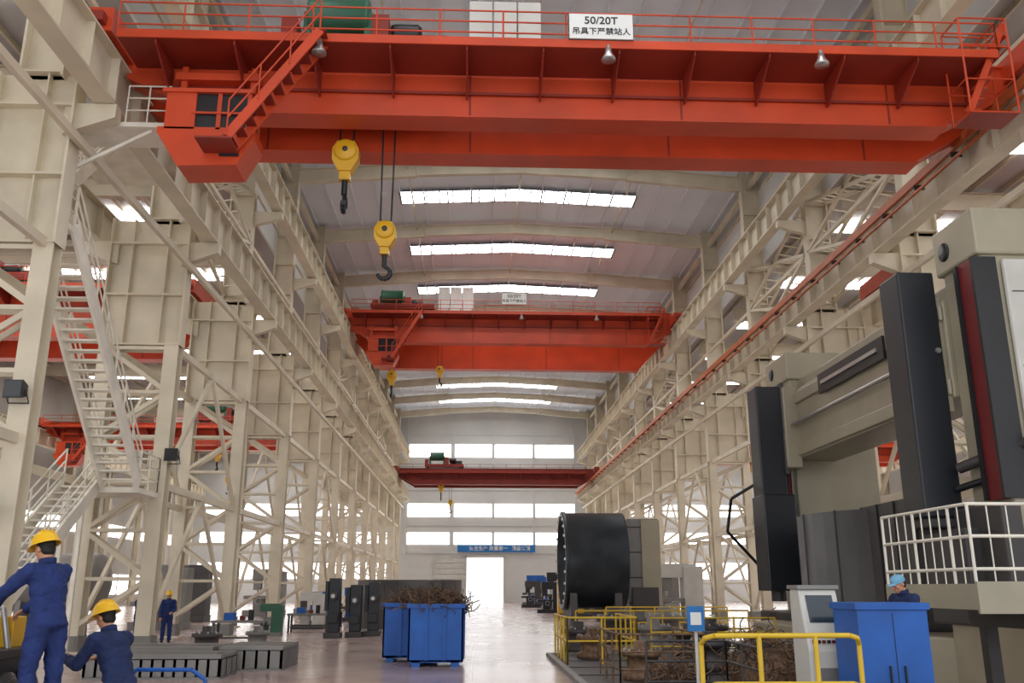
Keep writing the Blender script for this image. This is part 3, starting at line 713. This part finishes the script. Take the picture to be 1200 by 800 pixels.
# ---------------------------------------------------------------- people
cl=bpy.data.textures.new('cloth_folds','CLOUDS'); cl.noise_scale=.08
def remesh(o,vs,it=3,disp=0):
    r=o.modifiers.new('remesh','REMESH'); r.mode='VOXEL'; r.voxel_size=vs; r.use_smooth_shade=True
    s=o.modifiers.new('smooth','SMOOTH'); s.factor=.6; s.iterations=it
    if disp:
        d=o.modifiers.new('folds','DISPLACE'); d.texture=cl; d.strength=disp; d.mid_level=.5; d.texture_coords='LOCAL'
def person(name,loc,fwd,J,look,hat='helmet',suit=NAVY):
    f=V((fwd[0],fwd[1],0)).normalized(); r=V((f.y,-f.x,0)); up=V((0,0,1)); L=V(loc)
    W=lambda p: L+r*p[0]+f*p[1]+up*p[2]
    J={k:W(v) for k,v in J.items()}
    e=empty(name)
    m=MB(); P,C,N=J['pelvis'],J['chest'],J['neck']
    sh=(J['sR']-J['sL']).normalized(); sp=(N-P).normalized(); dp=sp.cross(sh).normalized(); R=Matrix((sh,dp,sp)).transposed()
    for t,w,d in ((0,.185,.14),(.2,.175,.13),(.4,.175,.125),(.6,.19,.135),(.78,.2,.135)):
        b=P.lerp(C,t/.6) if t<=.6 else C.lerp(N,(t-.6)/.4)
        m.ell(b,(w,d,.13),suit,R,16,10)
    m.ell(P-sp*.05,(.2,.15,.06),suit,R,16,10)
    m.ell(C.lerp(N,.72),(.18,.1,.08),suit,R)
    m.cap(N-sp*.04,N+sp*.02,.075,.065,suit)
    for s in 'LR':
        m.cap(C.lerp(N,.75)+sh*(.08 if s=='R' else -.08),J['s'+s],.08,.075,suit)
        m.cap(J['s'+s],J['e'+s],.078,.062,suit); m.cap(J['e'+s],J['w'+s],.062,.048,suit)
        m.cap(J['h'+s],J['k'+s],.11,.082,suit); m.cap(J['k'+s],J['a'+s],.08,.07,suit)
    o=m.obj('coverall',e); remesh(o,.014,3,.035)
    m=MB()
    for s in 'LR':
        a=J['a'+s]; m.cap(a,a-up*.04,.055,.05,BOOT); m.ell(a+f*.06-up*.055,(.05,.14,.045),BOOT,Matrix((r,f,up)).transposed())
        m.ell(a+f*.12-up*.06,(.052,.07,.04),BOOT,Matrix((r,f,up)).transposed())
    o=m.obj('boots',e); remesh(o,.01,2)
    m=MB()
    for s in 'LR':
        w=J['w'+s]; d=(w-J['e'+s]).normalized(); sd=d.cross(up).normalized() if abs(d.z)<.9 else r; nn=sd.cross(d).normalized(); sg=1 if s=='R' else -1
        m.cap(w-d*.03,w+d*.02,.03,.028,SKIN); m.ell(w+d*.055,(.042,.05,.018),SKIN,Matrix((sd,d,nn)).transposed())
        for i,l in enumerate((.075,.085,.08,.062)):
            b=w+d*.09+sd*((i-1.5)*.021); k=b+d*l*.5-nn*.006; t=k+d*l*.3-nn*l*.42
            m.cap(b-d*.02,k,.0095,.009,SKIN); m.cap(k,t,.009,.0075,SKIN)
        b=w+d*.03-sd*.035*sg; k=b+d*.035-sd*.025*sg-nn*.01; m.cap(b,k,.013,.011,SKIN); m.cap(k,k+d*.03-nn*.015,.011,.009,SKIN)
    o=m.obj('hands',e); remesh(o,.0045,1)
    lk=V(look).normalized(); lr=lk.cross(up).normalized(); lu=lr.cross(lk).normalized(); R=Matrix((lr,lk,lu)).transposed()
    H=J['head']; h=lambda a,b,c: H+R@V((a,b,c))
    m=MB()
    m.cap(N-sp*.03,h(0,-.02,-.05),.058,.054,SKIN)
    m.ell(H+lu*.03,(.076,.097,.09),SKIN,R,20,14); m.ell(h(0,.012,-.035),(.062,.078,.078),SKIN,R); m.ell(h(0,.045,-.085),(.034,.034,.024),SKIN,R)
    m.cap(h(0,.088,.012),h(0,.112,-.022),.009,.014,SKIN); m.ell(h(0,.082,.03),(.05,.016,.011),SKIN,R); m.ell(h(0,.088,-.052),(.024,.012,.007),SKIN,R); m.ell(h(0,.087,-.064),(.02,.012,.007),SKIN,R)
    for a in (-1,1): m.ell(h(a*.077,-.005,0),(.011,.02,.032),SKIN,R); m.ell(h(a*.04,.062,-.02),(.022,.022,.02),SKIN,R)
    o=m.obj('head',e); remesh(o,.005,2)
    m=MB()
    for a in (-1,1):
        m.ell(h(a*.031,.083,.011),(.0135,.011,.009),EYEW,R); m.ell(h(a*.031,.092,.011),(.006,.004,.006),BLACK,R); m.beam(h(a*.017,.094,.03),h(a*.046,.086,.032),.006,.006,HAIR)
    m.obj('eyes',e)
    m=MB(); m.ell(h(0,-.022,.04),(.082,.09,.088),HAIR,R,20,14); m.ell(h(0,-.045,-.01),(.072,.055,.07),HAIR,R); o=m.obj('hair',e); remesh(o,.006,1)
    m=MB()
    if hat=='helmet':
        o3=h(0,-.005,.055); vs=[];n=28; prof=[(0,.125),(.05,.12),(.09,.1),(.118,.06),(.13,.01),(.136,-.005)]
        for rr,z in prof:
            for i in range(n):
                a=2*math.pi*i/n; vs.append(o3+R@V((rr*.92*math.cos(a),rr*1.12*math.sin(a),z)))
        for i in range(n):
            a=2*math.pi*i/n; ex=.05*max(0,math.sin(a))**2+.008; vs.append(o3+R@V(((.14*.92+.006)*math.cos(a),(.14*1.12+ex)*math.sin(a),-.012)))
        K=len(prof)+1; m.add(vs,[(k*n+i,k*n+(i+1)%n,(k+1)*n+(i+1)%n,(k+1)*n+i) for k in range(K-1) for i in range(n)],HELM,True)
        for xx in (-.03,0,.03): m.path([o3+R@V((xx,b,c)) for b,c in ((-.13,.03),(-.09,.105),(-.03,.13),(.03,.13),(.09,.105),(.13,.03))],.008,HELM)
        ob=m.obj('hard_hat',e); sm=ob.modifiers.new('solid','SOLIDIFY'); sm.thickness=.004
    else:
        m.ell(h(0,-.005,.06),(.09,.108,.072),CAPB,R,20,12); m.ell(h(0,-.005,.035),(.092,.11,.03),CAPB,R,20,12); m.ell(h(0,.12,.03),(.06,.06,.01),CAPB,R); ob=m.obj('cap',e); remesh(ob,.007,2)
    m=MB(); cN=N+sp*.025
    m.lathe([(.062,-.03),(.078,-.02),(.08,.03),(.07,.035),(.062,-.02)],cN,sp,suit,20)
    for s in 'LR': m.lathe([(.05,-.01),(.053,-.01),(.053,.015),(.05,.015),(.05,-.01)],J['w'+s],(J['w'+s]-J['e'+s]),suit,14)
    m.obj('collar_and_cuffs',e)
    return e
def pose(**k):
    d=dict(pelvis=(0,0,.95),chest=(0,.0,1.22),neck=(0,.0,1.47),head=(0,.03,1.62),sL=(-.19,0,1.41),sR=(.19,0,1.41),eL=(-.24,-.02,1.12),eR=(.24,-.02,1.12),wL=(-.24,.1,.88),wR=(.24,.1,.88),
      hL=(-.09,0,.9),hR=(.09,0,.9),kL=(-.11,.02,.5),kR=(.11,.02,.5),aL=(-.12,-.02,.1),aR=(.12,-.02,.1)); d.update(k); return d
person('factory_worker',(-4.0,9.0,.65),(-.9,.44),pose(chest=(0,.05,1.22),neck=(0,.1,1.46),head=(0,.16,1.6),sL=(-.19,.09,1.40),sR=(.19,.09,1.40),eL=(-.26,.3,1.22),wL=(-.2,.5,1.08),eR=(.24,.28,1.18),wR=(.16,.5,1.05),kL=(-.12,.04,.5),kR=(.12,-.02,.5)),(-.85,.45,-.3))
person('factory_worker',(-3.58,9.75,0.0),(-.85,.5),pose(pelvis=(0,-.06,.95),chest=(0,.06,1.22),neck=(0,.18,1.45),head=(0,.26,1.59),sL=(-.19,.15,1.39),sR=(.19,.15,1.39),eL=(-.27,.27,1.15),wL=(-.22,.5,1.2),eR=(.25,.3,1.16),wR=(.18,.5,1.18),hL=(-.09,-.06,.9),hR=(.09,-.06,.9),kL=(-.12,.04,.5),kR=(.12,.02,.5)),(-.85,.4,-.3),'helmet',NAVY2)
person('factory_worker',(-11.0,34.2,0),(.3,-1),pose(wL=(-.15,.25,1.05),eL=(-.25,.05,1.12)),(.3,-1,-.1))
person('factory_worker',(-11.6,33.0,0),(1,-.2),pose(wR=(.2,.35,1.1),eR=(.24,.08,1.12)),(1,-.3,-.2),'helmet',NAVY2)
m=MB(); m.box(5.25,6.4,12.0,12.9,.02,.3,WOOD); m.box(5.2,6.45,11.95,12.95,.3,.36,WOOD); m.obj('duckboard_platform')
person('machine_operator',(5.9,12.4,.38),(-.95,-.25),pose(chest=(0,.05,1.2),neck=(0,.09,1.43),head=(0,.15,1.56),sL=(-.19,.08,1.37),sR=(.19,.08,1.37),eL=(-.24,.18,1.12),wL=(-.16,.4,1.12),eR=(.24,.18,1.12),wR=(.16,.4,1.12)),(-.9,-.3,-.35),'cap',NAVY2)

# ---------------------------------------------------------------- light + camera
w=bpy.data.worlds.new('world'); sc.world=w; w.use_nodes=True
bg=w.node_tree.nodes['Background']; bg.inputs[0].default_value=(.95,.97,1,1); bg.inputs[1].default_value=1.7
cd=bpy.data.cameras.new('camera'); cam=bpy.data.objects.new('camera',cd); sc.collection.objects.link(cam)
cd.sensor_width=36; cd.lens=31.5; cd.clip_end=500; cam.location=(0,0,1.9)
cam.rotation_euler=(math.radians(90+15.34),0,math.radians(-2.366)); sc.camera=cam
